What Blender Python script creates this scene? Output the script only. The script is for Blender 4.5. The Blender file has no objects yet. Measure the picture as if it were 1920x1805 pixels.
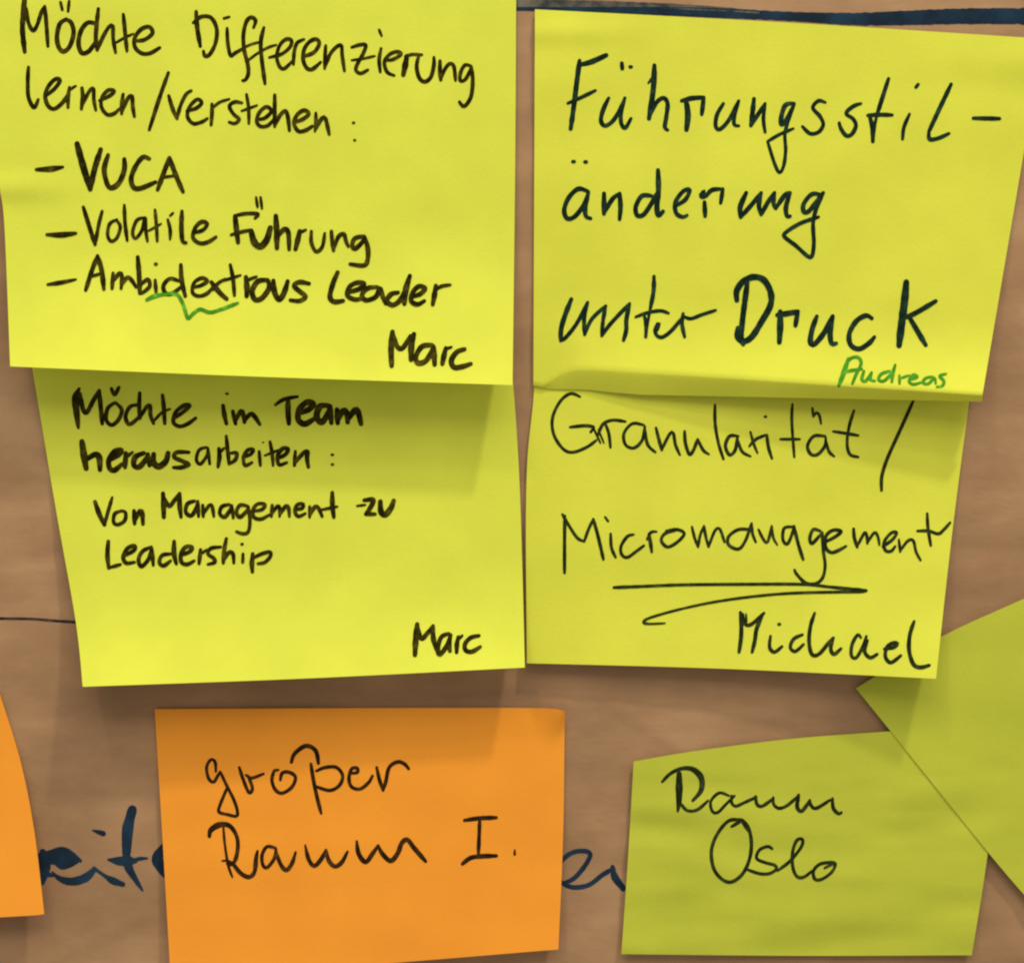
import bpy, math, random
from mathutils import noise as mnoise, Vector

# ------------------------------------------------------------------ scene, camera, light
S = bpy.context.scene
COL = S.collection
MM = 0.00015            # one unit of the layout grid on the board, in metres
CX, CY = 960.0, 902.5   # layout centre
DIST = 0.60             # camera to board

cam_d = bpy.data.cameras.new('camera')
cam = bpy.data.objects.new('camera', cam_d)
COL.objects.link(cam)
cam.location = (0, -DIST, 0)
cam.rotation_euler = (math.pi / 2, 0, 0)
cam_d.sensor_fit = 'HORIZONTAL'
cam_d.sensor_width = 36
cam_d.lens = 36 * DIST / (1920 * MM)
cam_d.clip_start = 0.01
cam_d.clip_end = 20
S.camera = cam

world = bpy.data.worlds.new('World')
S.world = world
world.use_nodes = True
bg = world.node_tree.nodes['Background']
bg.inputs[0].default_value = (1.0, 0.97, 0.93, 1)
bg.inputs[1].default_value = 0.44


def area_lamp(name, loc, size, power, color, shape='DISK', size_y=None):
    d = bpy.data.lights.new(name, 'AREA')
    d.shape = shape
    d.size = size
    if size_y:
        d.size_y = size_y
    d.energy = power
    d.color = color
    o = bpy.data.objects.new(name, d)
    COL.objects.link(o)
    o.location = loc
    o.rotation_euler = (Vector((0, 0, 0)) - Vector(loc)).to_track_quat('-Z', 'Y').to_euler()
    return o


# ceiling spot up to the right: the crisp shadows down and to the left
area_lamp('ceiling_spot', (0.77, -1.02, 2.15), 0.16, 27, (1.0, 0.96, 0.90))
# a fainter spot further left
area_lamp('ceiling_spot', (-0.55, -1.2, 2.0), 0.16, 5, (1.0, 0.96, 0.90))
# broad ceiling luminaire above the board: the soft darkening under the curled edges
area_lamp('ceiling_panel', (0.05, -1.36, 1.36), 1.8, 18, (1.0, 0.97, 0.92), 'RECTANGLE', 1.0)

S.view_settings.view_transform = 'Standard'
S.view_settings.look = 'None'
S.view_settings.exposure = 0.0
S.view_settings.gamma = 1.0
S.view_settings.use_curve_mapping = False
try:
    S.cycles.filter_width = 2.2
except Exception:
    pass

# ------------------------------------------------------------------ helpers


def unproject(px, py, h):
    """board grid position + height above the board (m) -> world point"""
    k = (DIST - h) / DIST
    return Vector(((px - CX) * MM * k, -h, (CY - py) * MM * k))


def lerp_poly(pts, x):
    if x <= pts[0][0]:
        return pts[0][1]
    for (a, b) in zip(pts, pts[1:]):
        if x <= b[0]:
            t = (x - a[0]) / (b[0] - a[0])
            return a[1] + (b[1] - a[1]) * t
    return pts[-1][1]


def smooth(a, b, x):
    t = max(0.0, min(1.0, (x - a) / (b - a)))
    return t * t * (3 - 2 * t)


def wav(px, py, sx, sy, seed):
    return mnoise.noise(Vector((px / sx + seed * 7.3, py / sy - seed * 3.1, seed * 1.7)))


def along(poly, t):
    """point at chord-length fraction t, smooth through the points"""
    n = len(poly)
    if n == 2:
        a, b = poly
        return (a[0] + (b[0] - a[0]) * t, a[1] + (b[1] - a[1]) * t)
    L = [0]
    for a, b in zip(poly, poly[1:]):
        L.append(L[-1] + math.hypot(b[0] - a[0], b[1] - a[1]))
    s = t * L[-1]
    for i in range(n - 1):
        if s <= L[i + 1] + 1e-9:
            u = (s - L[i]) / (L[i + 1] - L[i])
            p0 = poly[max(i - 1, 0)]; p1 = poly[i]; p2 = poly[i + 1]; p3 = poly[min(i + 2, n - 1)]
            return tuple(cr(p0[k], p1[k], p2[k], p3[k], u) for k in (0, 1))
    return poly[-1]


def cr(a, b, c, d, t):
    return 0.5 * (2 * b + (c - a) * t + (2 * a - 5 * b + 4 * c - d) * t * t + (3 * b - a - 3 * c + d) * t ** 3)


def mesh_obj(name, verts, faces, mat, parent=None, origin=(0, 0, 0), smooth_faces=None):
    org = Vector(origin)
    me = bpy.data.meshes.new(name)
    me.from_pydata([tuple(Vector(v) - org) for v in verts], [], faces)
    me.materials.append(mat)
    for i, p in enumerate(me.polygons):
        p.use_smooth = True if smooth_faces is None else smooth_faces(i)
    me.update()
    o = bpy.data.objects.new(name, me)
    COL.objects.link(o)
    if parent:
        o.parent = parent
    else:
        o.location = org
    return o


def sheet(name, grid_px, H, thick, mat, origin=None):
    """closed thin sheet over a grid of board positions"""
    R = len(grid_px); C_ = len(grid_px[0])
    front, back = [], []
    for row in grid_px:
        for (x, y) in row:
            p = unproject(x, y, H(x, y))
            front.append(p)
            back.append(p + Vector((0, thick, 0)))
    n = R * C_
    verts = front + back
    faces = []
    for r in range(R - 1):
        for c in range(C_ - 1):
            a = r * C_ + c
            faces.append((a, a + C_, a + C_ + 1, a + 1))
            faces.append((n + a, n + a + 1, n + a + C_ + 1, n + a + C_))
    nsm = len(faces)
    rim = [c for c in range(C_)] + [r * C_ + C_ - 1 for r in range(1, R)] + \
          [(R - 1) * C_ + c for c in range(C_ - 2, -1, -1)] + [r * C_ for r in range(R - 2, 0, -1)]
    base = len(verts)
    for i in rim:
        verts.append(front[i]); verts.append(back[i])
    m = len(rim)
    for i in range(m):
        j = (i + 1) % m
        faces.append((base + 2 * i, base + 2 * j, base + 2 * j + 1, base + 2 * i + 1))
    org = origin if origin else (0, 0, 0)
    return mesh_obj(name, verts, faces, mat, None, org, lambda i: i < nsm)


def coons(top, bottom, left, right, nu, nv):
    tl, tr, bl, br = top[0], top[-1], bottom[0], bottom[-1]
    g = []
    for j in range(nv + 1):
        v = j / nv
        row = []
        l = along(left, v); r = along(right, v)
        for i in range(nu + 1):
            u = i / nu
            t = along(top, u); b = along(bottom, u)
            row.append(tuple((1 - v) * t[k] + v * b[k] + (1 - u) * l[k] + u * r[k]
                             - ((1 - u) * (1 - v) * tl[k] + u * (1 - v) * tr[k] + (1 - u) * v * bl[k] + u * v * br[k])
                             for k in (0, 1)))
        g.append(row)
    return g


# ------------------------------------------------------------------ materials


def new_mat(name):
    m = bpy.data.materials.new(name)
    m.use_nodes = True
    nt = m.node_tree
    b = nt.nodes['Principled BSDF']
    return m, nt, b


def noise_node(nt, scale, detail, vec_scale=(1, 1, 1), rough=0.55):
    tc = nt.nodes.new('ShaderNodeTexCoord')
    mp = nt.nodes.new('ShaderNodeMapping')
    mp.inputs['Scale'].default_value = vec_scale
    nz = nt.nodes.new('ShaderNodeTexNoise')
    nz.inputs['Scale'].default_value = scale
    nz.inputs['Detail'].default_value = detail
    nz.inputs['Roughness'].default_value = rough
    nt.links.new(tc.outputs['Object'], mp.inputs['Vector'])
    nt.links.new(mp.outputs['Vector'], nz.inputs['Vector'])
    return nz


def ramp(nt, src, stops):
    r = nt.nodes.new('ShaderNodeValToRGB')
    while len(r.color_ramp.elements) < len(stops):
        r.color_ramp.elements.new(0.5)
    for e, (p, c) in zip(r.color_ramp.elements, stops):
        e.position = p
        e.color = (*c, 1)
    nt.links.new(src, r.inputs['Fac'])
    return r


def note_mat(name, base, var=0.05, rough=0.72):
    m, nt, b = new_mat(name)
    nz = noise_node(nt, 38, 5)
    lo = tuple(c * (1 - var) for c in base)
    hi = tuple(min(1, c * (1 + var)) for c in base)
    r = ramp(nt, nz.outputs['Fac'], [(0.3, lo), (0.7, hi)])
    nt.links.new(r.outputs['Color'], b.inputs['Base Color'])
    b.inputs['Roughness'].default_value = rough
    b.inputs['Specular IOR Level'].default_value = 0.25
    fib = noise_node(nt, 900, 4, (1, 1, 1), 0.7)
    bp = nt.nodes.new('ShaderNodeBump')
    bp.inputs['Strength'].default_value = 0.22
    bp.inputs['Distance'].default_value = 0.0004
    nt.links.new(fib.outputs['Fac'], bp.inputs['Height'])
    nt.links.new(bp.outputs['Normal'], b.inputs['Normal'])
    # paper lets a little light through
    tr = nt.nodes.new('ShaderNodeBsdfTranslucent')
    nt.links.new(r.outputs['Color'], tr.inputs['Color'])
    mx = nt.nodes.new('ShaderNodeMixShader')
    mx.inputs[0].default_value = 0.10
    out = nt.nodes['Material Output']
    nt.links.new(b.outputs[0], mx.inputs[1])
    nt.links.new(tr.outputs[0], mx.inputs[2])
    nt.links.new(mx.outputs[0], out.inputs['Surface'])
    return m


def ink_mat(name, dark, light, scale=380, third=2.6):
    m, nt, b = new_mat(name)
    nz = noise_node(nt, scale, 3)
    r = ramp(nt, nz.outputs['Fac'], [(0.40, dark), (0.60, light), (0.80, tuple(c * third for c in light))])
    nt.links.new(r.outputs['Color'], b.inputs['Base Color'])
    b.inputs['Roughness'].default_value = 0.8
    b.inputs['Specular IOR Level'].default_value = 0.03
    return m


def kraft_mat(name):
    m, nt, b = new_mat(name)
    streak = noise_node(nt, 1, 5, (7, 7, 75), 0.6)
    blot = noise_node(nt, 26, 7, (0.75, 1, 1.5), 0.62)
    mix = nt.nodes.new('ShaderNodeMix')
    mix.data_type = 'FLOAT'
    mix.inputs[0].default_value = 0.78
    nt.links.new(streak.outputs['Fac'], mix.inputs[2])
    nt.links.new(blot.outputs['Fac'], mix.inputs[3])
    r = ramp(nt, mix.outputs[0], [(0.36, (0.295, 0.160, 0.070)), (0.5, (0.375, 0.205, 0.091)), (0.64, (0.455, 0.262, 0.120))])
    nt.links.new(r.outputs['Color'], b.inputs['Base Color'])
    b.inputs['Roughness'].default_value = 0.6
    b.inputs['Specular IOR Level'].default_value = 0.3
    fib = noise_node(nt, 1, 5, (330, 330, 620), 0.7)
    bp = nt.nodes.new('ShaderNodeBump')
    bp.inputs['Strength'].default_value = 0.2
    bp.inputs['Distance'].default_value = 0.0005
    nt.links.new(fib.outputs['Fac'], bp.inputs['Height'])
    nt.links.new(bp.outputs['Normal'], b.inputs['Normal'])
    return m


YELLOW = note_mat('yellow_note_paper', (0.75, 0.776, 0.062))
YELLOW_DEEP = note_mat('yellow_note_paper_warmer', (0.745, 0.752, 0.056))
GREEN = note_mat('lime_note_paper', (0.545, 0.57, 0.042))
ORANGE = note_mat('orange_note_paper', (0.99, 0.352, 0.024))
KRAFT = kraft_mat('brown_kraft_paper')
INK_BROWN = ink_mat('black_pen_ink', (0.014, 0.011, 0.001), (0.048, 0.038, 0.003))
INK_TEAL = ink_mat('greenish_black_pen_ink', (0.006, 0.016, 0.010), (0.014, 0.034, 0.018))
INK_FINE = ink_mat('fine_black_pen_ink', (0.012, 0.018, 0.006), (0.03, 0.04, 0.010))
INK_RED = ink_mat('black_pen_ink_on_orange', (0.016, 0.010, 0.004), (0.05, 0.022, 0.006))
INK_GREEN = ink_mat('green_pen_ink', (0.045, 0.22, 0.012), (0.08, 0.30, 0.02))
INK_LINE = ink_mat('thin_dark_line_ink', (0.018, 0.018, 0.02), (0.05, 0.045, 0.04))
INK_BLUE = ink_mat('blue_marker_ink', (0.012, 0.023, 0.036), (0.017, 0.042, 0.068), 90, 1.25)

# ------------------------------------------------------------------ pen strokes
rng = random.Random(5)


def parse(region, text):
    """'width: x,y x,y ...' lines in the units of one traced region -> strokes on the board grid"""
    ox, oy, sc = region
    out = []
    for ln in text.strip().splitlines():
        for part in ln.split(';'):
            part = part.strip()
            if not part:
                continue
            w, pts = part.split(':')
            w = float(w) / sc
            P = []
            for q in pts.split():
                f = [float(a) for a in q.split(',')]
                P.append((ox + f[0] / sc, oy + f[1] / sc, f[2] / sc if len(f) > 2 else w))
            out.append(P)
    return out


def ribbon(P, verts, faces, H, off, taper=0.72):
    if len(P) == 1:
        x, y, w = P[0]
        P = [(x - w * .12, y, w), (x + w * .12, y, w)]
    pts = []
    n = len(P)
    ph = rng.random() * 50
    for i in range(n - 1):
        p0 = P[max(i - 1, 0)]; p1 = P[i]; p2 = P[i + 1]; p3 = P[min(i + 2, n - 1)]
        d = math.hypot(p2[0] - p1[0], p2[1] - p1[1])
        k = max(2, int(d / 2.5))
        for j in range(k):
            t = j / k
            pts.append(tuple(cr(p0[q], p1[q], p2[q], p3[q], t) for q in (0, 1, 2)))
    pts.append(P[-1])
    N = len(pts)
    total = sum(math.hypot(b[0] - a[0], b[1] - a[1]) for a, b in zip(pts, pts[1:])) or 1
    s = 0
    rows = []
    for i in range(N):
        if i:
            s += math.hypot(pts[i][0] - pts[i - 1][0], pts[i][1] - pts[i - 1][1])
        a = pts[max(i - 1, 0)]; b = pts[min(i + 1, N - 1)]
        dx, dy = b[0] - a[0], b[1] - a[1]
        L = math.hypot(dx, dy) or 1
        dx, dy = dx / L, dy / L
        w = pts[i][2] * 0.5
        e = min(s, total - s) / max(pts[i][2] * 1.6, 1e-6)
        w *= taper + (1 - taper) * min(1, e)
        w *= 1 + 0.13 * mnoise.noise(Vector((s / 11 + ph, ph, 0)))
        rows.append((pts[i][0], pts[i][1], dx, dy, w, off + 1e-6 * s / total))
    base = len(verts)

    def V(x, y, o):
        verts.append(unproject(x, y, H(x, y) + o))
        return len(verts) - 1
    prev = None
    for (x, y, dx, dy, w, o) in rows:
        l = V(x - dy * w, y + dx * w, o); c = V(x, y, o); r = V(x + dy * w, y - dx * w, o)
        if prev:
            faces.append((prev[0], l, c, prev[1]))
            faces.append((prev[1], c, r, prev[2]))
        prev = (l, c, r)
    for end in (0, -1):
        x, y, dx, dy, w, o = rows[end]
        if end == 0:
            dx, dy = -dx, -dy
        c = V(x, y, o)
        ring = []
        for q in range(7):
            a = -math.pi / 2 + math.pi * q / 6
            ex = dx * math.cos(a) - dy * math.sin(a)
            ey = dx * math.sin(a) + dy * math.cos(a)
            ring.append(V(x + ex * w, y + ey * w, o))
        for q in range(6):
            faces.append((c, ring[q], ring[q + 1]))


class Writer:
    def __init__(self, root, origin, H, mat, grow=1.0):
        self.root, self.origin, self.H, self.mat = root, origin, H, mat
        self.k = 0
        self.grow = grow

    def line(self, name, strokes, mat=None, label=None, taper=0.76):
        grow = self.grow
        verts, faces = [], []
        for P in strokes:
            P = [(x, y, w * grow) for x, y, w in P]
            ribbon(P, verts, faces, self.H, 0.00007 + self.k * 1.2e-6, taper)
            self.k += 1
        o = mesh_obj(name, verts, faces, mat or self.mat, self.root, self.origin)
        if label:
            o['label'] = label
        return o


# ------------------------------------------------------------------ the brown paper behind the notes
FOLDS = [(1230, 1372, 0.85, 0.52, 130, 0.0005), (60, 1050, 0.98, -0.2, 170, -0.0004), (1880, 520, 0.45, 0.89, 150, 0.0004),
         (40, 800, 0.9, 0.43, 120, 0.0004), (200, 1400, 0.97, 0.24, 190, 0.0003), (1110, 1560, 0.35, 0.94, 140, 0.00035),
         (1880, 960, 0.93, -0.36, 120, -0.0004), (180, 1760, 0.9, -0.43, 160, 0.0004), (1890, 1760, 0.6, 0.8, 90, 0.0004)]


def H_low(x, y):
    h = 0.00035 * wav(x, y, 420, 150, 3) + 0.00016 * wav(x, y, 150, 60, 5)
    cx = 948 - (y - 1255) * 0.12
    h += 0.0005 * math.exp(-((x - cx) / 5.0) ** 2) * smooth(1225, 1260, y) * (1 - smooth(1300, 1330, y))
    for (fx, fy, ux, uy, ln, amp) in FOLDS:
        a = (x - fx) * ux + (y - fy) * uy
        b = (y - fy) * ux - (x - fx) * uy
        if abs(b) < 90:
            h += amp * math.exp(-abs(b) / 16.0) * smooth(-ln, -ln * .6, a) * (1 - smooth(ln * .6, ln, a))
    return h - 0.0005


def rect_grid(x0, x1, ytop, ybot, nx, ny):
    return [[(x0 + (x1 - x0) * i / nx, ytop(x0 + (x1 - x0) * i / nx) * (1 - j / ny) + ybot(x0 + (x1 - x0) * i / nx) * j / ny)
             for i in range(nx + 1)] for j in range(ny + 1)]


low = sheet('board_surface', rect_grid(-700, 2700, lambda x: -700, lambda x: 2500, 300, 300), H_low, 0.003, KRAFT)
low['kind'] = 'structure'
wl = Writer(low, (0, 0, 0), H_low, INK_BLUE)
B2 = (0, 1480, 4.8)
wl.line('marker_lettering', parse(B2, '''
80: 385,560,70 400,680,120 375,830,70
66: 340,600 450,575 560,548,74 650,590,60 725,640,34
80: 430,760,60 480,775,24
70: 545,590 640,620,60 680,632,40
80: 430,640 520,625,110 600,640,90 640,650,50
44: 710,640,30 640,672 560,695 480,640
40: 470,740,22 540,800,50 650,825,78 770,790,80 850,715,56
44: 845,705,40 930,765,32 1010,815,62 1105,850,52
100: 1190,180,96 1150,350,100 1138,570,92
60: 1135,560,90 1155,690,80 1215,800,52 1282,905,24
70: 975,628,26 1060,640,76 1160,640,96 1220,640,50
36: 1200,632 1260,620 1325,616,22
50: 835,365,18 900,385,50 930,395,56
110: 1480,520,90 1415,610,100 1450,700,100 1500,780,60
''') + parse((700, 1480, 3.84), '''
34: 1330,540 1400,470 1470,442 1545,446 1560,480 1510,565 1440,640 1370,672
34: 1340,655 1400,692 1470,702 1560,680 1650,612 1730,565
46: 1722,555,36 1740,630,54 1800,710,50
'''), taper=0.85)
GREY = ink_mat('worn_marker_ink', (0.045, 0.05, 0.045), (0.16, 0.14, 0.10), 150, 1.4)
wl.line('marker_line', [[(880, 4, 16), (966, 7, 17), (1100, 10, 18), (1230, 15, 18), (1330, 19, 14), (1420, 24, 8)]], mat=GREY, taper=0.95)
wl.line('marker_line', [[(880, 14, 6), (966, 17, 7), (1100, 18, 9), (1230, 21, 15), (1350, 25, 18), (1480, 31, 17), (1600, 36, 23),
                         (1700, 34, 27), (1800, 31, 29), (1930, 31, 30), (2040, 34, 30)]], taper=0.95)
wl.line('marker_line', [[(-40, 1156, 5), (0, 1159, 5), (60, 1160, 4.5), (110, 1164, 5), (143, 1166, 5.5), (190, 1170, 5)]], mat=INK_LINE)

# ------------------------------------------------------------------ sticky notes
GROUP = 'sticky notes on the brown paper board'


def note(label, top, bottom, left, right, H, mat, nu=100, nv=100, grid=None):
    xs = [p[0] for p in top]; ys = [p[1] for p in top]
    org = unproject(sum(xs) / len(xs), sum(ys) / len(ys), 0.0004)
    g = grid or coons(top, bottom, left, right, nu, nv)
    o = sheet('sticky_note', g, H, 0.0001, mat, org)
    o['label'] = label
    o['category'] = 'sticky note'
    o['group'] = GROUP
    return o, org


def curl(t, t0=0.16, p=2.2):
    return max(0.0, (t - t0) / (1 - t0)) ** p


# ---- upper yellow note of the left column
UL_T = [(-16, -70), (968, -62)]
UL_B = [(19, 687), (480, 706), (961, 722)]


def H_ul(x, y):
    t = (y + 66) / (lerp_poly(UL_B, x) + 66)
    h = 0.0005 + 0.0135 * curl(t, 0.24, 4.0) + 0.0012 * smooth(0, .5, t)
    h += 0.00055 * wav(x, y, 300, 120, 11) * smooth(0.02, .2, t)
    # soft crease at the left edge
    h += 0.0011 * math.exp(-((y - 352) / 26) ** 2) * (1 - smooth(0, 190, x))
    return h


ul, o_ul = note('big yellow note with a three-dash list and a green squiggle under one word',
                UL_T, UL_B, [(-16, -70), (-10, 150), (-3, 330), (8, 420), (19, 687)], [(968, -62), (966, 300), (961, 722)], H_ul, YELLOW)
w = Writer(ul, o_ul, H_ul, INK_BROWN, 1.08)
R1 = (0, 0, 3.84); R2 = (450, 0, 3.84); R3 = (0, 240, 3.84); R4 = (400, 340, 3.84); R5 = (50, 460, 3.84); R6 = (500, 480, 3.84)
w.line('handwriting_line', parse(R1, '''
36: 180,-30 168,90 162,220 178,375
28: 188,60 205,165 238,222 268,180 300,85 322,48; 28: 322,48 332,150 345,335
26: 436,18 448,72; 24: 498,8 490,84
32: 478,140 430,175 410,270 425,345 458,372 502,335 530,240 512,165 470,140
32: 690,172 632,165 585,220 565,310 588,382 640,370 690,300
30: 708,65 696,180 690,280 700,362; 28: 702,360 740,270 785,195 812,190 815,280 832,380
20: 830,312 900,272 960,245; 28: 888,105 900,230 914,370
28: 968,296 1040,288 1098,240 1076,196 1020,210 972,270 972,340 1020,385 1080,385 1150,345
32: 1412,85 1420,200 1442,335; 28: 1392,165 1450,122 1520,130 1560,210 1552,310 1512,390 1476,406 1465,370
26: 1635,205 1640,310 1660,402 1690,385 1760,345; 24: 1612,134 1650,124
''') + parse(R2, '''
28: 98,200 112,150 80,126 45,160 25,250 30,360 55,460 60,530 40,575 20,582
20: 0,360 70,325 140,305; 28: 172,200 150,300 156,420 180,605; 20: 55,440 120,390 200,345 260,325
26: 212,415 300,390 360,340 370,292 330,285 285,330 265,410 285,480 320,495 378,440
26: 460,285 410,312 390,380 385,465
28: 450,410 530,380 570,320 555,286 510,295 465,350 455,430 480,490 520,500 580,450
26: 617,330 612,420 610,495; 26: 615,478 650,390 700,335 730,332 736,400 752,512
26: 805,342 860,325 905,325 890,380 842,470 836,510 870,530 920,505; 20: 805,435 880,425 970,405
26: 1016,350 1002,430 1010,520; 22: 1002,216 1020,260
26: 1045,435 1100,430 1160,392 1130,374 1075,395 1040,450 1060,520 1110,545
42: 1202,405 1190,470 1176,540; 24: 1190,408 1240,394 1310,396
28: 1288,400 1272,480 1290,560 1330,590 1375,555 1396,470 1396,415
30: 1440,440 1440,520 1446,578; 26: 1446,570 1475,500 1510,460 1540,480 1552,580
26: 1660,475 1620,470 1590,520 1585,580 1620,575 1655,515 1665,480; 28: 1665,480 1676,580 1665,690 1632,752 1605,765 1580,735
'''))
w.line('handwriting_line', parse(R1, '''
28: 205,485 200,580 205,700 245,775 275,718
28: 330,690 392,640 432,582 400,570 350,620 325,690 345,760 390,785 450,740 496,670
28: 500,630 490,700 490,775; 22: 497,650 545,620
30: 590,635 596,700 586,785; 26: 592,760 640,662 672,640 676,720 690,795
26: 715,725 790,690 822,656 780,650 735,700 730,770 770,825 820,820 858,785
28: 886,680 876,760 876,820; 28: 880,800 920,710 950,695 956,770 968,840
28: 1212,525 1150,700 1075,935
28: 1215,690 1245,790 1275,855; 26: 1275,855 1300,760 1340,680 1376,655
26: 1345,800 1412,780 1452,742 1420,716 1365,770 1350,840 1390,890 1450,880 1492,855
28: 1526,750 1526,820 1520,900; 22: 1530,780 1580,738 1650,715
26: 1742,742 1690,735 1652,765 1680,820 1722,860 1690,890 1650,880
24: 1775,680 1790,780 1792,890; 20: 1740,800 1850,760
''') + parse(R2, '''
26: 122,862 180,850 226,800 190,770 140,810 120,870 145,910 200,905 245,858
28: 250,685 250,800 250,912; 28: 252,900 290,830 328,800 346,850 356,940
28: 385,882 450,860 496,820 460,795 410,830 390,890 420,945 470,940 520,910
26: 546,815 546,880 540,945; 28: 545,930 590,852 615,855 630,910 642,968
24: 818,885; 22: 826,1010
'''))
w.line('list_dash', parse(R3, '30: 262,300 360,296,40 452,282,26'))
w.line('handwriting_line', parse(R3, '''
46: 555,115 600,280 650,440; 40: 650,440 680,300 725,155
36: 778,195 750,300 775,410 810,430 860,390 895,300 895,225
34: 1075,222 1030,210 980,270 945,360 960,425 1010,435 1120,390
34: 1135,445 1180,320 1220,215; 34: 1220,215 1270,350 1318,460; 24: 1165,357 1250,345
'''))
w.line('list_dash', parse(R3, '28: 338,768 440,770,40 545,758,28'))
w.line('handwriting_line', parse(R3, '''
30: 600,570 640,700 685,840; 26: 685,840 710,700 735,600
24: 842,660 790,690 775,770 800,815 842,790 866,710 836,662; 26: 895,555 900,680 916,810
24: 1040,645 985,665 955,750 975,795 1020,740 1045,648 1050,740 1062,815
24: 1116,590 1126,700 1132,815; 18: 1070,740 1160,690
24: 1208,660 1225,730 1225,800; 20: 1225,632 1246,612
32: 1310,600 1306,720 1315,815 1338,826
28: 1392,755 1460,735 1492,690 1450,676 1405,720 1390,790 1440,830 1500,820 1555,785
''') + parse(R4, '''
38: 156,250 166,340 178,440; 26: 160,246 240,232 322,236 300,266; 26: 128,385 200,365 270,350
22: 308,115 318,185; 22: 340,115 350,195
46: 272,358 296,440 340,468 385,420 410,335; 40: 450,250 456,360 458,480; 34: 462,400 510,345 540,370 546,490
40: 622,360 606,430 592,488; 24: 615,372 665,350
26: 706,360 706,440 740,505 785,470 802,375
30: 850,360 856,430 866,498; 28: 866,490 900,400 940,380 955,430 972,468
30: 1085,395 1020,410 1000,460 1020,485 1070,440 1090,400; 32: 1090,400 1112,480 1112,560 1085,605 985,596
'''))
w.line('list_dash', parse(R5, '28: 152,282,26 250,267,30 355,245,18'))
w.line('handwriting_line', parse(R5, '''
32: 425,322 470,180 510,75; 34: 510,75 540,180 556,315; 24: 460,225 545,200
30: 622,200 615,310; 28: 620,262 668,200 686,220 680,310; 28: 685,284 725,230 755,250 788,300
34: 800,85 810,220 815,345; 28: 818,285 872,245 885,295 830,345
28: 925,250 932,340; 28: 930,135
28: 1095,255 1030,240 985,290 1000,345 1050,345 1110,300; 32: 1110,140 1116,250 1142,365
26: 1190,302 1250,290 1302,256 1260,235 1205,270 1195,340 1240,365 1300,345 1350,290
36: 1330,265 1390,340 1440,385; 24: 1340,320 1380,272 1430,242
28: 1466,140 1486,240 1496,360; 20: 1410,256 1540,215
''') + parse(R4, '''
40: 235,690 242,760 240,825; 24: 242,712 310,686
36: 390,710 320,720 280,790 300,850 350,840 400,770 395,715
38: 432,715 442,800 475,850 510,800 535,720
32: 690,736 620,725 580,750 620,790 665,830 620,860 555,855
36: 895,655 860,740 840,830 870,866 935,860
32: 960,802 1060,770 1085,735 1030,730 980,760 965,820 1020,850 1080,840
32: 1180,760 1110,770 1070,820 1100,855 1170,830 1200,770 1220,830 1242,880
34: 1330,800 1280,812 1250,860 1290,890 1340,860 1370,800; 40: 1415,680 1386,780 1376,880
32: 1430,830 1490,810 1525,770 1480,755 1435,800 1425,860 1470,885 1520,860
36: 1602,750 1592,820 1580,885; 26: 1595,785 1640,756 1705,745
'''))
w.line('correction_mark', parse(R5, '''
24: 865,392,30 920,366,30 1000,352,20 1080,352 1125,420 1150,500 1165,525 1200,490 1250,460 1320,482 1400,460 1520,415
'''), INK_GREEN, 'green squiggle under a word')
w.line('signature', parse(R6, '''
40: 906,545 896,660 900,790; 34: 908,555 940,650 980,660 1035,575; 42: 1060,562 1042,650 1040,745
36: 1190,640 1120,650 1075,720 1090,770 1150,750 1200,660; 40: 1200,650 1206,720 1210,780
38: 1290,662 1276,720 1265,775; 24: 1280,672 1330,655
36: 1425,670 1370,690 1330,750 1350,800 1410,795 1470,775
'''))

# ---- lower yellow note of the left column
LL_T = [(48, 620), (953, 640)]
LL_B = [(155, 1287), (560, 1272), (984, 1251)]


def H_ll(x, y):
    yt = 630
    t = (y - yt) / (lerp_poly(LL_B, x) - yt)
    k = smooth(100, 980, x)
    h = 0.0003 + (0.0150 * (1 - k) + 0.0118 * k) * curl(t, 0.24, 3.2) + 0.0004 * smooth(0, .5, t)
    return h + 0.0005 * wav(x, y, 300, 120, 21) * smooth(0.1, .3, t)


ll, o_ll = note('yellow note with four short lines, tucked under the note with the dash list',
                LL_T, LL_B, [(48, 620), (62, 700), (104, 950), (142, 1165), (155, 1287)], [(953, 640), (963, 730), (973, 880), (979, 1050), (984, 1251)], H_ll, YELLOW)
w = Writer(ll, o_ll, H_ll, INK_BROWN, 1.08)
Q6 = (100, 690, 3.84); Q7 = (400, 690, 3.2); Q8 = (140, 900, 3.84); Q9 = (700, 1100, 3.84)
w.line('handwriting_line', parse(Q6, '''
40: 186,150,30 158,210,46 166,310,46 180,430,28; 32: 192,185 212,290 240,320 290,230 330,165; 32: 330,162 340,270 352,400
30: 418,148 440,192 472,140
28: 442,250 392,290 380,370 420,410 470,370 492,300 448,250
28: 602,265 550,280 520,350 545,405 600,370 632,330
30: 622,180 618,270 622,362; 28: 622,360 670,282 696,270 700,340 722,400
22: 715,392 780,322 840,295; 30: 786,195 796,290 802,400
28: 872,362 940,312 982,270 940,270 880,320 865,390 910,420 970,400 1025,360
34: 1222,270 1232,340 1246,400; 24: 1250,185
34: 1292,312 1312,400; 32: 1312,380 1350,310 1366,330 1376,390; 32: 1376,380 1420,330 1450,350 1486,405
38: 1690,218 1690,310 1696,400; 26: 1598,266 1660,226 1758,206
''') + parse(Q7, '''
34: 512,272 570,250 600,216 560,206 515,250 510,310 550,335 612,300
36: 690,226 640,230 620,290 650,325 690,270 700,230; 34: 700,230 708,330
36: 742,250 746,330; 34: 746,312 780,256 800,270 806,325; 36: 806,310 850,252 870,270 886,335
'''))
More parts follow.
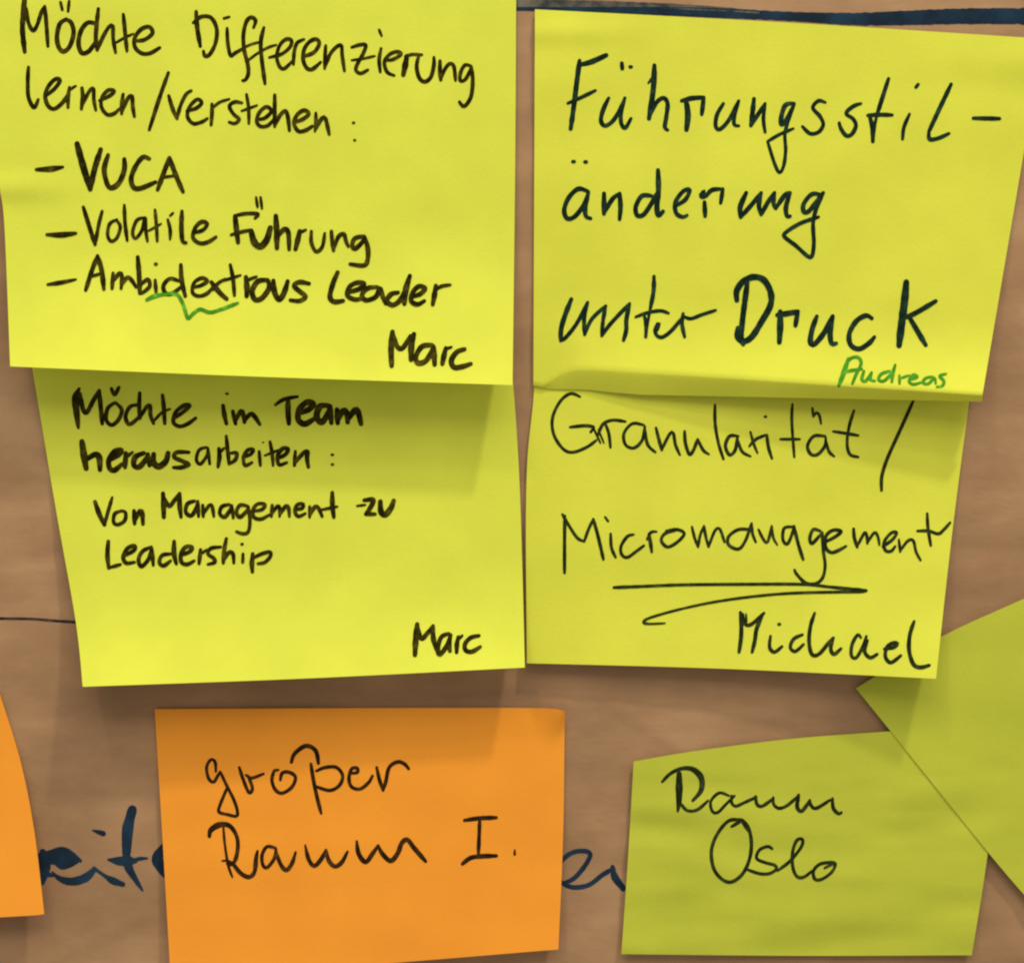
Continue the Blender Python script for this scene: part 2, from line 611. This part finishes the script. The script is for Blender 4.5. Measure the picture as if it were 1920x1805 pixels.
w.line('handwriting_line', parse(Q6, '''
48: 206,530 220,630 236,722; 42: 242,655 300,622 330,642 336,732
36: 410,662 470,622 490,592 440,600 400,660 405,720 440,735 495,690
38: 522,612 516,714; 28: 522,642 570,606
38: 650,612 590,640 580,700 620,710 670,650 680,620; 38: 680,620 692,700
44: 722,620 722,680 760,708 810,670 826,612
30: 975,606 890,606 870,640 930,670 975,695 920,715 865,715
24: 1102,570 1050,590 1030,660 1060,690 1108,625 1112,575; 24: 1112,575 1126,690
32: 1192,580 1196,640 1186,710; 24: 1192,612 1230,576
28: 1245,490 1256,600 1266,690; 28: 1266,690 1310,660 1320,612 1280,612
26: 1365,642 1420,620 1440,586 1400,590 1370,640 1380,700 1430,680
26: 1482,600 1490,700; 16: 1510,535
26: 1560,530 1576,620 1582,700; 20: 1522,630 1620,590
28: 1610,652 1670,622 1690,582 1650,580 1615,630 1625,695 1680,680
28: 1742,600 1736,700; 30: 1742,680 1800,612 1830,602 1826,650 1836,712
''') + parse(Q7, '20: 714,520; 20: 714,578'))
w.line('handwriting_line', parse(Q8, '''
34: 146,155 180,250 215,320; 26: 215,320 242,220 270,125
26: 342,220 290,240 280,300 310,320 360,290 366,232 332,220
34: 427,220 432,312; 34: 432,292 470,222 486,240 492,315
36: 636,95 640,180 642,265; 30: 642,122 680,186 720,142 755,96; 34: 755,96 756,180 766,265
28: 862,150 812,170 800,230 840,255 878,195 886,152; 28: 886,152 892,260
28: 922,180 926,260; 26: 926,242 970,180 990,190 1002,260
28: 1112,175 1060,190 1045,240 1080,265 1120,212 1130,182; 28: 1130,182 1142,270
28: 1242,185 1190,180 1165,230 1190,265 1240,220 1250,190; 26: 1250,190 1262,290 1250,370 1210,385 1165,370
26: 1290,222 1350,210 1370,176 1320,170 1285,210 1290,265 1340,280 1400,250
28: 1422,180 1416,260; 26: 1420,242 1460,186 1476,200 1476,260; 28: 1480,242 1520,186 1540,200 1546,260
26: 1590,212 1640,200 1645,172 1605,175 1585,220 1610,260 1660,240
26: 1692,190 1692,265; 28: 1692,252 1730,192 1755,200 1782,260
34: 1855,90 1856,180 1866,265; 22: 1780,212 1890,190
''') + parse(Q7, '''
16: 862,826 912,820; 28: 905,792 960,790 940,840 915,875; 28: 915,875 970,875
34: 1002,800 1006,860 1030,880 1065,840 1082,795
'''))
w.line('handwriting_line', parse(Q8, '''
32: 242,440 236,540 246,630; 26: 246,630 330,606
28: 360,542 430,502 430,472 380,490 350,550 370,595 430,590
28: 552,480 490,510 460,570 480,620 530,570 556,490; 28: 556,490 566,610
28: 692,530 630,540 610,590 640,615 690,580; 34: 716,440 716,530 732,600
28: 760,542 830,512 845,482 800,480 765,530 770,590 810,605 860,580
30: 906,500 896,600; 22: 906,532 950,500
26: 1052,480 980,490 960,530 1000,560 1010,590 960,605
30: 1092,420 1076,510 1070,595; 28: 1075,572 1110,520 1140,530 1146,595
26: 1212,530 1210,590; 24: 1205,460
34: 1282,530 1276,600 1280,658; 26: 1282,562 1340,532 1405,516 1410,545 1370,590 1320,600
'''))
w.line('signature', parse(Q9, '''
40: 316,268 306,370 300,488; 32: 318,285 345,370 390,332 430,282; 34: 430,280 432,370 455,450
32: 542,335 490,360 465,440 480,485 530,420 556,345; 36: 556,345 546,400 552,460
34: 612,360 602,410 600,470; 24: 606,382 640,350
30: 760,350 700,365 660,410 665,455 710,465 770,430
'''))

# ---- lower yellow note of the right column
LR_T = [(1008, 640), (1832, 652)]
LR_B = [(988, 1243), (1350, 1253), (1755, 1272)]


def H_lr(x, y):
    yt = 645
    t = (y - yt) / (lerp_poly(LR_B, x) - yt)
    lift = lerp_poly([(980, 0.0028), (1350, 0.0048), (1600, 0.0085), (1760, 0.0120)], x)
    h = 0.0003 + lift * curl(t, 0.25, 2.2) + 0.0003 * smooth(0, .5, t)
    return h + 0.00055 * wav(x, y, 320, 120, 31) * smooth(0.15, .35, t)


lr, o_lr = note('yellow note with one word double underlined, tucked under the bulging note above it',
                LR_T, LR_B, [(1008, 640), (1000, 750), (989, 860), (986, 1000), (988, 1243)], [(1832, 652), (1815, 770), (1784, 1010), (1755, 1272)], H_lr, YELLOW_DEEP)
w = Writer(lr, o_lr, H_lr, INK_FINE)
S1 = (980, 690, 3.84); S2 = (1380, 690, 3.84); S3 = (1020, 930, 3.84); S4 = (1400, 930, 3.84); S5 = (1340, 1080, 3.84)
w.line('handwriting_line', parse(S1, '''
24: 412,206 345,184 270,240 215,360 225,480 290,580 360,606 460,570 530,520; 26: 342,425 450,415 510,426 490,460
18: 510,432 560,540; 16: 545,442 585,540
24: 592,392 620,470 632,572; 24: 542,482 580,402 650,375 740,385
24: 872,410 790,400 730,470 740,550 800,575 860,520 880,420; 24: 880,440 900,550 955,605
26: 960,430 980,510 1002,590; 24: 1002,585 1060,472 1085,470 1100,550 1132,625
26: 1166,455 1172,540 1200,620 1230,590 1260,512; 24: 1260,512 1300,590 1340,620
24: 1385,265 1386,400 1410,540 1446,655
26: 1552,490 1490,490 1460,560 1490,625 1530,590 1546,500; 24: 1546,512 1580,600 1640,635
22: 1640,460 1662,540 1690,610; 24: 1632,562 1680,512 1750,482; 26: 1758,482 1770,570 1795,650; 26: 1748,350
''') + parse(S2, '''
22: 406,260 402,390 420,640; 22: 320,512 460,512
22: 550,288 556,345; 22: 556,350 580,322 600,340 612,400
24: 642,490 560,490 515,560 540,620 590,620 640,560 646,500; 24: 650,532 670,600 706,635
24: 850,305 815,420 800,540 820,620 880,640; 24: 700,456 790,470 880,485
26: 1275,240 1180,450 1090,650 1050,780 1048,880
'''))
w.line('handwriting_line', parse(S3, '''
26: 150,140 148,330 148,552; 24: 132,130 180,212 240,300 290,325; 24: 290,325 320,240 355,165; 26: 355,165 390,290 428,455
24: 480,270 486,370 516,440; 22: 440,150 462,180
24: 645,276 600,290 555,360 560,420 600,440 660,400 720,355
28: 756,270 766,330 776,400; 22: 742,310 770,260 810,255
24: 950,245 870,270 845,320 890,365 960,330 1010,270 960,240 880,250
22: 1065,220 1085,300 1110,365; 22: 1110,365 1125,280 1152,215; 22: 1152,215 1165,290 1185,365; 22: 1185,365 1230,250 1265,235 1300,330
24: 1490,240 1400,240 1330,290 1330,350 1400,380 1450,320 1495,195; 22: 1495,195 1502,270 1525,330
22: 1545,240 1580,310 1610,330 1640,215; 20: 1640,215 1652,300 1680,350
24: 1790,220 1730,230 1720,310 1750,345 1780,290 1800,220; 26: 1800,215 1830,340 1866,455
''') + parse(S4, '''
26: 530,250 480,240 455,300 470,340 520,290 545,262; 24: 545,262 552,390 565,500 545,590 490,630 420,620 360,560 345,530
26: 560,332 640,290 680,252 620,245 570,290 570,370 610,405 660,390 715,360
28: 770,235 776,300 796,365; 22: 800,352 850,262 866,290 870,340; 22: 870,332 920,262 945,290 956,350
24: 980,362 1050,312 1080,262 1040,265 990,330 1000,390 1040,395 1070,360
22: 1096,312 1106,400; 22: 1106,392 1160,322 1200,320 1220,400 1252,460
24: 1300,125 1306,230 1326,355; 24: 1230,250 1310,250 1380,270 1420,240 1465,190
'''))
w.line('underline', [[(1151, 1101, 7), (1202, 1099, 6), (1280, 1096, 6), (1384, 1095, 6), (1504, 1095, 6), (1556, 1100, 6), (1624, 1107, 8)],
                     [(1620, 1109, 6), (1500, 1111, 5.5), (1420, 1117, 5.5), (1340, 1128, 5), (1270, 1143, 5), (1218, 1158, 5.5), (1207, 1166, 6), (1216, 1169, 5), (1247, 1168, 4)]])
w.line('signature', parse(S5, '''
30: 186,260 192,340 190,440 176,545; 28: 202,272 216,340 265,345 355,265; 30: 342,282 302,380 290,460 270,545; 16: 226,270 230,330
26: 402,430 396,510 430,545 485,505; 30: 465,345
26: 632,420 570,450 545,510 580,540 640,490; 28: 720,265 690,360 680,470 700,560 750,560 820,480 855,442; 28: 855,442 836,520 860,560 910,520
26: 1052,440 1030,420 990,490 985,570 1020,585 1070,500 1092,432; 28: 1100,462 1080,540 1120,585 1170,560
28: 1222,522 1290,510 1315,482 1280,480 1240,510 1230,580 1270,620 1340,570
30: 1436,325 1406,420 1400,530 1430,630 1480,655 1545,640
'''))

# ---- upper yellow note of the right column, its foot rolled back under
UR_T = [(1003, 18), (1480, 43), (1956, 73)]
CREST = [(1000, 722), (1018, 724), (1034, 712), (1055, 699), (1080, 692), (1105, 691), (1200, 697), (1400, 710), (1842, 741)]
LIP = [(1000, 724), (1018, 728), (1034, 730), (1055, 730), (1080, 730), (1105, 731), (1150, 736), (1200, 740), (1400, 744), (1842, 753)]


def H_ur(x, y):
    yt = lerp_poly([(1003, 18), (1956, 73)], x)
    yc = lerp_poly(CREST, x)
    lift = lerp_poly([(1000, 0.0006), (1030, 0.0011), (1080, 0.0026), (1200, 0.0044), (1300, 0.0058), (1600, 0.0092), (1842, 0.0118)], x)
    if y <= yc:
        t = (y - yt) / (yc - yt)
        h = 0.0006 + lift * (0.3 * curl(t, 0.12, 1.6) + 0.7 * curl(t, 0.78, 2.1))
        h += 0.0006 * wav(x, y, 320, 130, 41) * smooth(0.04, .2, t) * (1 - smooth(.9, 1, t))
        h += 0.0007 * math.exp(-((y - 118) / 42) ** 2) * smooth(1650, 1900, x)
        h += 0.0007 * math.exp(-((y - 60) / 22) ** 2) * (1 - smooth(1040, 1280, x))
        return h
    yl = lerp_poly(LIP, x)
    q = min(1, (y - yc) / max(yl - yc, 1e-3))
    return 0.0006 + lift * (1 - lerp_poly([(1000, 0.9), (1100, 0.9), (1200, 0.65), (1400, 0.42), (1842, 0.3)], x) * q ** 1.2)


g = []
for j in range(71):
    v = j / 70
    row = []
    for i in range(161):
        u = i / 160
        xt, yt = along(UR_T, u)
        xb = 1000 + 842 * u
        yb = lerp_poly(CREST, xb)
        x = xt + (xb - xt) * v + (0 if u > .5 else 0)
        row.append((x, yt + (yb - yt) * v))
    g.append(row)
for j in range(1, 11):
    q = j / 10
    row = []
    for i in range(161):
        xb = 1000 + 842 * i / 160
        yc, yl = lerp_poly(CREST, xb), lerp_poly(LIP, xb)
        row.append((xb, yc + (yl - yc) * q))
    g.append(row)
ur, o_ur = note('yellow note with large widely spaced lettering, a small green signature and a rolled-under bottom edge',
                UR_T, [], [], [], H_ur, YELLOW_DEEP, grid=g)
w = Writer(ur, o_ur, H_ur, INK_TEAL, 1.10)
P1 = (1020, 80, 3.84); P2 = (1420, 80, 3.84); P3 = (1020, 280, 1920 / 560); P4 = (1020, 490, 4.8); P5 = (1340, 490, 3.84)
w.line('handwriting_line', parse(P1, '''
34: 256,130 232,320 212,480 192,622; 38: 252,162 340,140 448,92; 26: 172,438 270,395 370,346
34: 560,150 564,188; 32: 624,176
30: 466,400 428,480 410,560 440,600 500,560 560,460 582,400; 28: 582,400 556,500 556,580 585,615 626,548
38: 795,165 790,300 775,430 756,548; 20: 752,292 790,240; 30: 770,512 810,432 860,400 890,440 880,540 870,610 890,630
40: 1022,412 1036,520 1026,628; 34: 992,420 1060,402 1150,396; 32: 1150,396 1136,518
28: 1292,440 1246,520 1236,600 1265,625 1330,560 1402,420; 28: 1402,420 1372,520 1370,590 1402,600
34: 1512,405 1502,500 1490,598; 28: 1490,600 1540,520 1592,440; 26: 1592,440 1580,550 1592,645
32: 1800,440 1740,450 1710,530 1710,590 1750,550 1800,450; 24: 1800,450 1760,560 1735,660 1740,780 1725,890 1695,935 1660,870 1610,712; 24: 1610,712 1700,660 1795,620
''') + parse(P2, '''
26: 490,432 440,420 400,470 450,530 475,590 440,645 380,655 325,605
28: 745,440 690,460 640,510 690,550 710,600 680,660 640,670 602,620 590,580
30: 945,260 900,400 862,520; 30: 796,525 880,520 970,522; 32: 812,540 830,620 832,712; 22: 862,520 845,600 832,712
26: 1096,515 1056,610 1046,695; 30: 1142,322 1158,302
30: 1396,300 1310,480 1236,640; 28: 1236,640 1240,695 1300,690 1380,655; 30: 1556,545 1745,548
'''))
w.line('handwriting_line', parse(P3, '''
30: 190,80; 30: 268,82
28: 282,270 220,255 160,310 130,390 150,445 200,430 260,350 286,275; 28: 286,275 266,370 270,430 300,445
32: 386,285 386,350 386,415; 28: 386,410 440,320 486,285; 30: 486,285 492,370 486,450
28: 692,300 630,300 590,370 600,425 640,420 690,350 720,290; 32: 733,135 736,260 726,370 736,425 765,400
26: 850,362 910,322 936,262 895,270 845,340 850,410 890,435 920,425
30: 1032,340 1036,430; 26: 1005,292 1030,270 1010,305 1040,300 1080,262 1150,255; 26: 1150,255 1136,345
32: 1300,280 1262,370 1265,435; 28: 1265,435 1340,350 1396,280; 28: 1396,280 1382,360 1396,420; 28: 1396,420 1440,340 1482,280
28: 1482,280 1476,345 1490,380; 28: 1490,380 1550,292 1582,280; 28: 1582,280 1556,370 1562,430 1582,430
28: 1772,290 1720,290 1670,350 1670,400 1700,400 1750,340 1795,280; 24: 1795,280 1745,400 1730,480 1735,600 1725,680 1700,690 1620,620 1545,560 1560,530 1650,475 1765,435
'''))
w.line('handwriting_line', parse(P4, '''
42: 246,340 195,470 156,600 150,708; 34: 150,715 200,680 300,550 392,370; 36: 392,370 362,500 366,658
32: 366,660 430,520 556,400; 34: 556,400 532,530 520,668; 34: 520,670 600,560 770,380; 38: 770,380 742,520 740,620 716,710
36: 990,135 986,270 956,430; 30: 826,500 940,460 1050,445 1120,466; 34: 906,500 920,580 916,680; 24: 956,430 932,560 916,680
32: 1022,560 1000,620 1020,670 1070,680 1150,620 1250,500; 26: 1040,560 1022,620
34: 1252,470 1242,560 1266,680; 30: 1252,492 1320,515 1420,480 1545,440
''') + parse(P5, '''
42: 160,280 160,210 210,140 290,112 360,140 405,230 400,320 340,430 270,540 210,575 165,540 168,480; 38: 236,150 216,300 200,430 190,555 206,598
44: 472,362 472,470 466,582; 40: 452,386 520,376 598,362; 36: 598,362 582,462
36: 736,395 702,490 690,580 720,595 790,510 850,395; 36: 850,395 832,510 842,590 875,590
34: 1132,410 1090,390 1020,430 970,520 980,600 1040,630 1110,590 1150,545
50: 1380,150 1366,300 1346,450 1328,605; 34: 1362,410 1450,370 1592,286; 36: 1402,402 1460,500 1520,602
'''))
w.line('signature', parse(P5, '''
30: 962,700,26 930,800,34 893,895,26; 22: 950,735 985,695 1035,692 1055,735 1020,810 992,880; 22: 925,800 985,785 1060,775
22: 1075,790 1060,850 1090,860 1130,800; 22: 1130,800 1122,850 1152,860
22: 1260,790 1200,810 1180,850 1220,860 1280,800; 24: 1300,745 1282,810 1276,868
20: 1330,820 1332,880; 18: 1335,842 1400,820
20: 1400,852 1460,832 1430,815 1400,860 1430,885 1490,870
20: 1572,830 1520,840 1500,875 1540,880 1582,840 1592,880
22: 1665,810 1620,825 1650,860 1640,895 1600,903
'''), INK_GREEN, 'small signature in green pen')

# ---- orange note, middle of the bottom row
OR_T = [(290, 1329), (700, 1327), (1000, 1327), (1059, 1333)]
OR_B = [(320, 1834), (640, 1812), (1047, 1779)]


def H_or(x, y):
    t = (y - 1328) / (lerp_poly(OR_B, x) - 1328)
    h = 0.0004 + 0.0042 * curl(t, 0.15, 1.7) + 0.0003 * smooth(0, .5, t)
    h += 0.00035 * wav(x, y, 240, 90, 51) * smooth(0.05, .3, t)
    # top right corner lifted along a fold
    d = (x - 985) * 0.893 - (y - 1326) * 0.451
    d2 = (1030 - x) * 0.865 + (1415 - y) * 0.503
    h += 0.0034 * smooth(0, 75, d) * smooth(-8, 26, d2)
    return h


orr, o_or = note('whole orange note with two lines of rounded handwriting, under the left column',
                 OR_T, OR_B, [(290, 1329), (304, 1560), (320, 1834)], [(1059, 1333), (1056, 1560), (1047, 1779)], H_or, ORANGE)
w = Writer(orr, o_or, H_or, INK_RED)
O7 = (360, 1360, 3.84); O8 = (700, 1480, 3.84)
w.line('handwriting_line', parse(O7, '''
24: 172,330 166,260 135,245 105,300 120,380 155,405 180,370 202,330; 24: 205,335 250,430 300,530 326,610 320,650 260,640 195,620 202,570 256,440
26: 340,300 370,390 410,480 435,450 405,362; 24: 390,355 430,376 515,346
26: 592,322 575,390 600,460 650,485 720,440 745,370 700,335 650,340 636,390; 24: 592,322 620,318
32: 715,262 740,200 820,145 890,180 910,270; 28: 856,275 876,400 902,520 930,630; 26: 895,326 960,300 1040,300 1085,360 1060,430 990,465 890,436
26: 1150,342 1190,335 1190,306 1150,310 1130,380 1150,440 1210,455 1270,410 1300,360
28: 1330,300 1350,390 1376,465; 28: 1376,465 1396,400 1420,300 1480,260 1530,275 1560,310
'''))
w.line('handwriting_line', parse(O7, '''
30: 125,795,36 136,750,42 200,712,42 270,720,34 320,790,28 330,880 310,970 280,1000; 20: 226,730 236,850 260,1000 290,1088; 18: 218,972 260,972 300,1000 250,992
32: 290,985 350,1060 410,1088 450,1050 462,950 472,900,22
26: 602,880 540,870 505,930 510,1000 540,1020 590,960 606,890; 30: 602,900 640,1000 680,1038 720,990 746,910,22
32: 815,860,20 840,960 880,1008 930,960 965,892,24; 32: 965,892,22 985,970 1030,1012 1080,980 1120,905,22
34: 1186,830,22 1200,920 1250,980 1300,920 1340,862,26; 34: 1340,862,28 1370,920 1430,972 1480,920 1510,845 1550,820 1600,880 1682,975
''') + parse(O8, '''
32: 657,220 760,205 885,200; 28: 766,215 762,330 756,470; 34: 642,533 700,490 780,478 885,475; 22: 1018,432,14 1018,465,26
'''))

# ---- orange note at the left edge
OL_T = [(-560, 1285), (-2, 1296)]
OL_B = [(-500, 1742), (0, 1718), (83, 1712)]


def H_ol(x, y):
    t = (y - 1290) / (1720 - 1290)
    return 0.0004 + 0.0065 * curl(t, 0.12, 1.6) + 0.0003 * wav(x, y, 240, 90, 61) * smooth(0.05, .3, t)


ol, o_ol = note('blank-looking orange note cut off by the left side, its slanted right edge beside blue lettering',
                OL_T, OL_B, [(-560, 1285), (-500, 1742)], [(-2, 1296), (38, 1425), (64, 1556), (83, 1713)], H_ol, ORANGE)

# ---- lime note at the lower right
GB_T = [(1188, 1427), (1300, 1408), (1480, 1385), (1662, 1371), (1880, 1356)]
GB_B = [(1165, 1788), (1500, 1791), (1822, 1790)]


def H_gb(x, y):
    yt = lerp_poly(GB_T, x)
    t = (y - yt) / (1790 - yt)
    h = 0.0004 + 0.0008 * smooth(.2, 1, t)
    h += (0.0009 * wav(x + .35 * y, y, 230, 66, 71) + 0.00030 * wav(x - .2 * y, y, 110, 40, 72)) * smooth(0.02, .25, t)
    return h + 0.0007


gb, o_gb = note('whole lime green note with two short words in looping handwriting, wrinkled',
                GB_T, GB_B, [(1188, 1427), (1178, 1600), (1165, 1788)], [(1880, 1356), (1852, 1600), (1822, 1790)], H_gb, GREEN)
w = Writer(gb, o_gb, H_gb, INK_FINE)
G1 = (1200, 1400, 3.84)
w.line('handwriting_line', parse(G1, '''
34: 160,250,26 220,190,26 300,155,28 380,160,40 440,220,44 440,310,36 380,385,28; 50: 282,192,50 282,300,52 280,400,40 272,462,22; 24: 290,400 330,450 380,460 430,440 490,385
22: 640,350 570,330 510,390 520,460 560,470 620,410 682,350; 24: 660,350 660,400 690,425 750,400 838,360
26: 832,355 842,410 880,425 960,370; 24: 960,362 962,410 1000,440 1060,420 1138,352
30: 1142,345 1132,430 1165,460 1220,390; 26: 1222,382 1232,420 1270,440 1370,380; 28: 1386,370 1392,440 1430,480 1450,470
'''))
w.line('handwriting_line', parse(G1, '''
26: 660,572 720,530 640,530 560,620 515,740 530,870 590,950 660,970 740,910 790,800 802,680 780,580 740,530 700,520; 34: 742,540 782,600
24: 952,732 920,715 860,740 840,800 900,830 970,850 980,880 930,910 860,910 770,880
24: 990,890 1080,820 1160,720 1170,665 1130,670 1100,750 1100,860 1130,930 1180,935 1240,890
24: 1330,870 1392,832 1300,840 1250,890 1260,950 1310,950 1380,900 1406,840 1370,825
'''))

# ---- tilted lime note at the right edge
GT_T = [(1605, 1290), (1760, 1196), (1920, 1122), (2170, 1010)]
GT_B = [(1938, 1697), (2500, 1420)]


def H_gt(x, y):
    a = ((x - 1605) * 0.63 + (y - 1290) * 0.78) / 530.0
    h = 0.0016 + 0.0008 * wav(x, y, 260, 110, 81)
    k = smooth(1310, 1400, y) * (1 - smooth(1860, 1960, x))
    h = h * (1 - k) + (H_gb(x, y) + 0.00035) * k
    return h + 0.0022 * smooth(.82, 1.15, a) * smooth(1850, 1950, x)



gt, o_gt = note('lime green note turned diagonally at the right side, partly covering the wrinkled lime note',
                GT_T, GT_B, [(1605, 1290), (1668, 1368), (1855, 1600), (1938, 1697)], [(2170, 1010), (2500, 1420)], H_gt, GREEN)
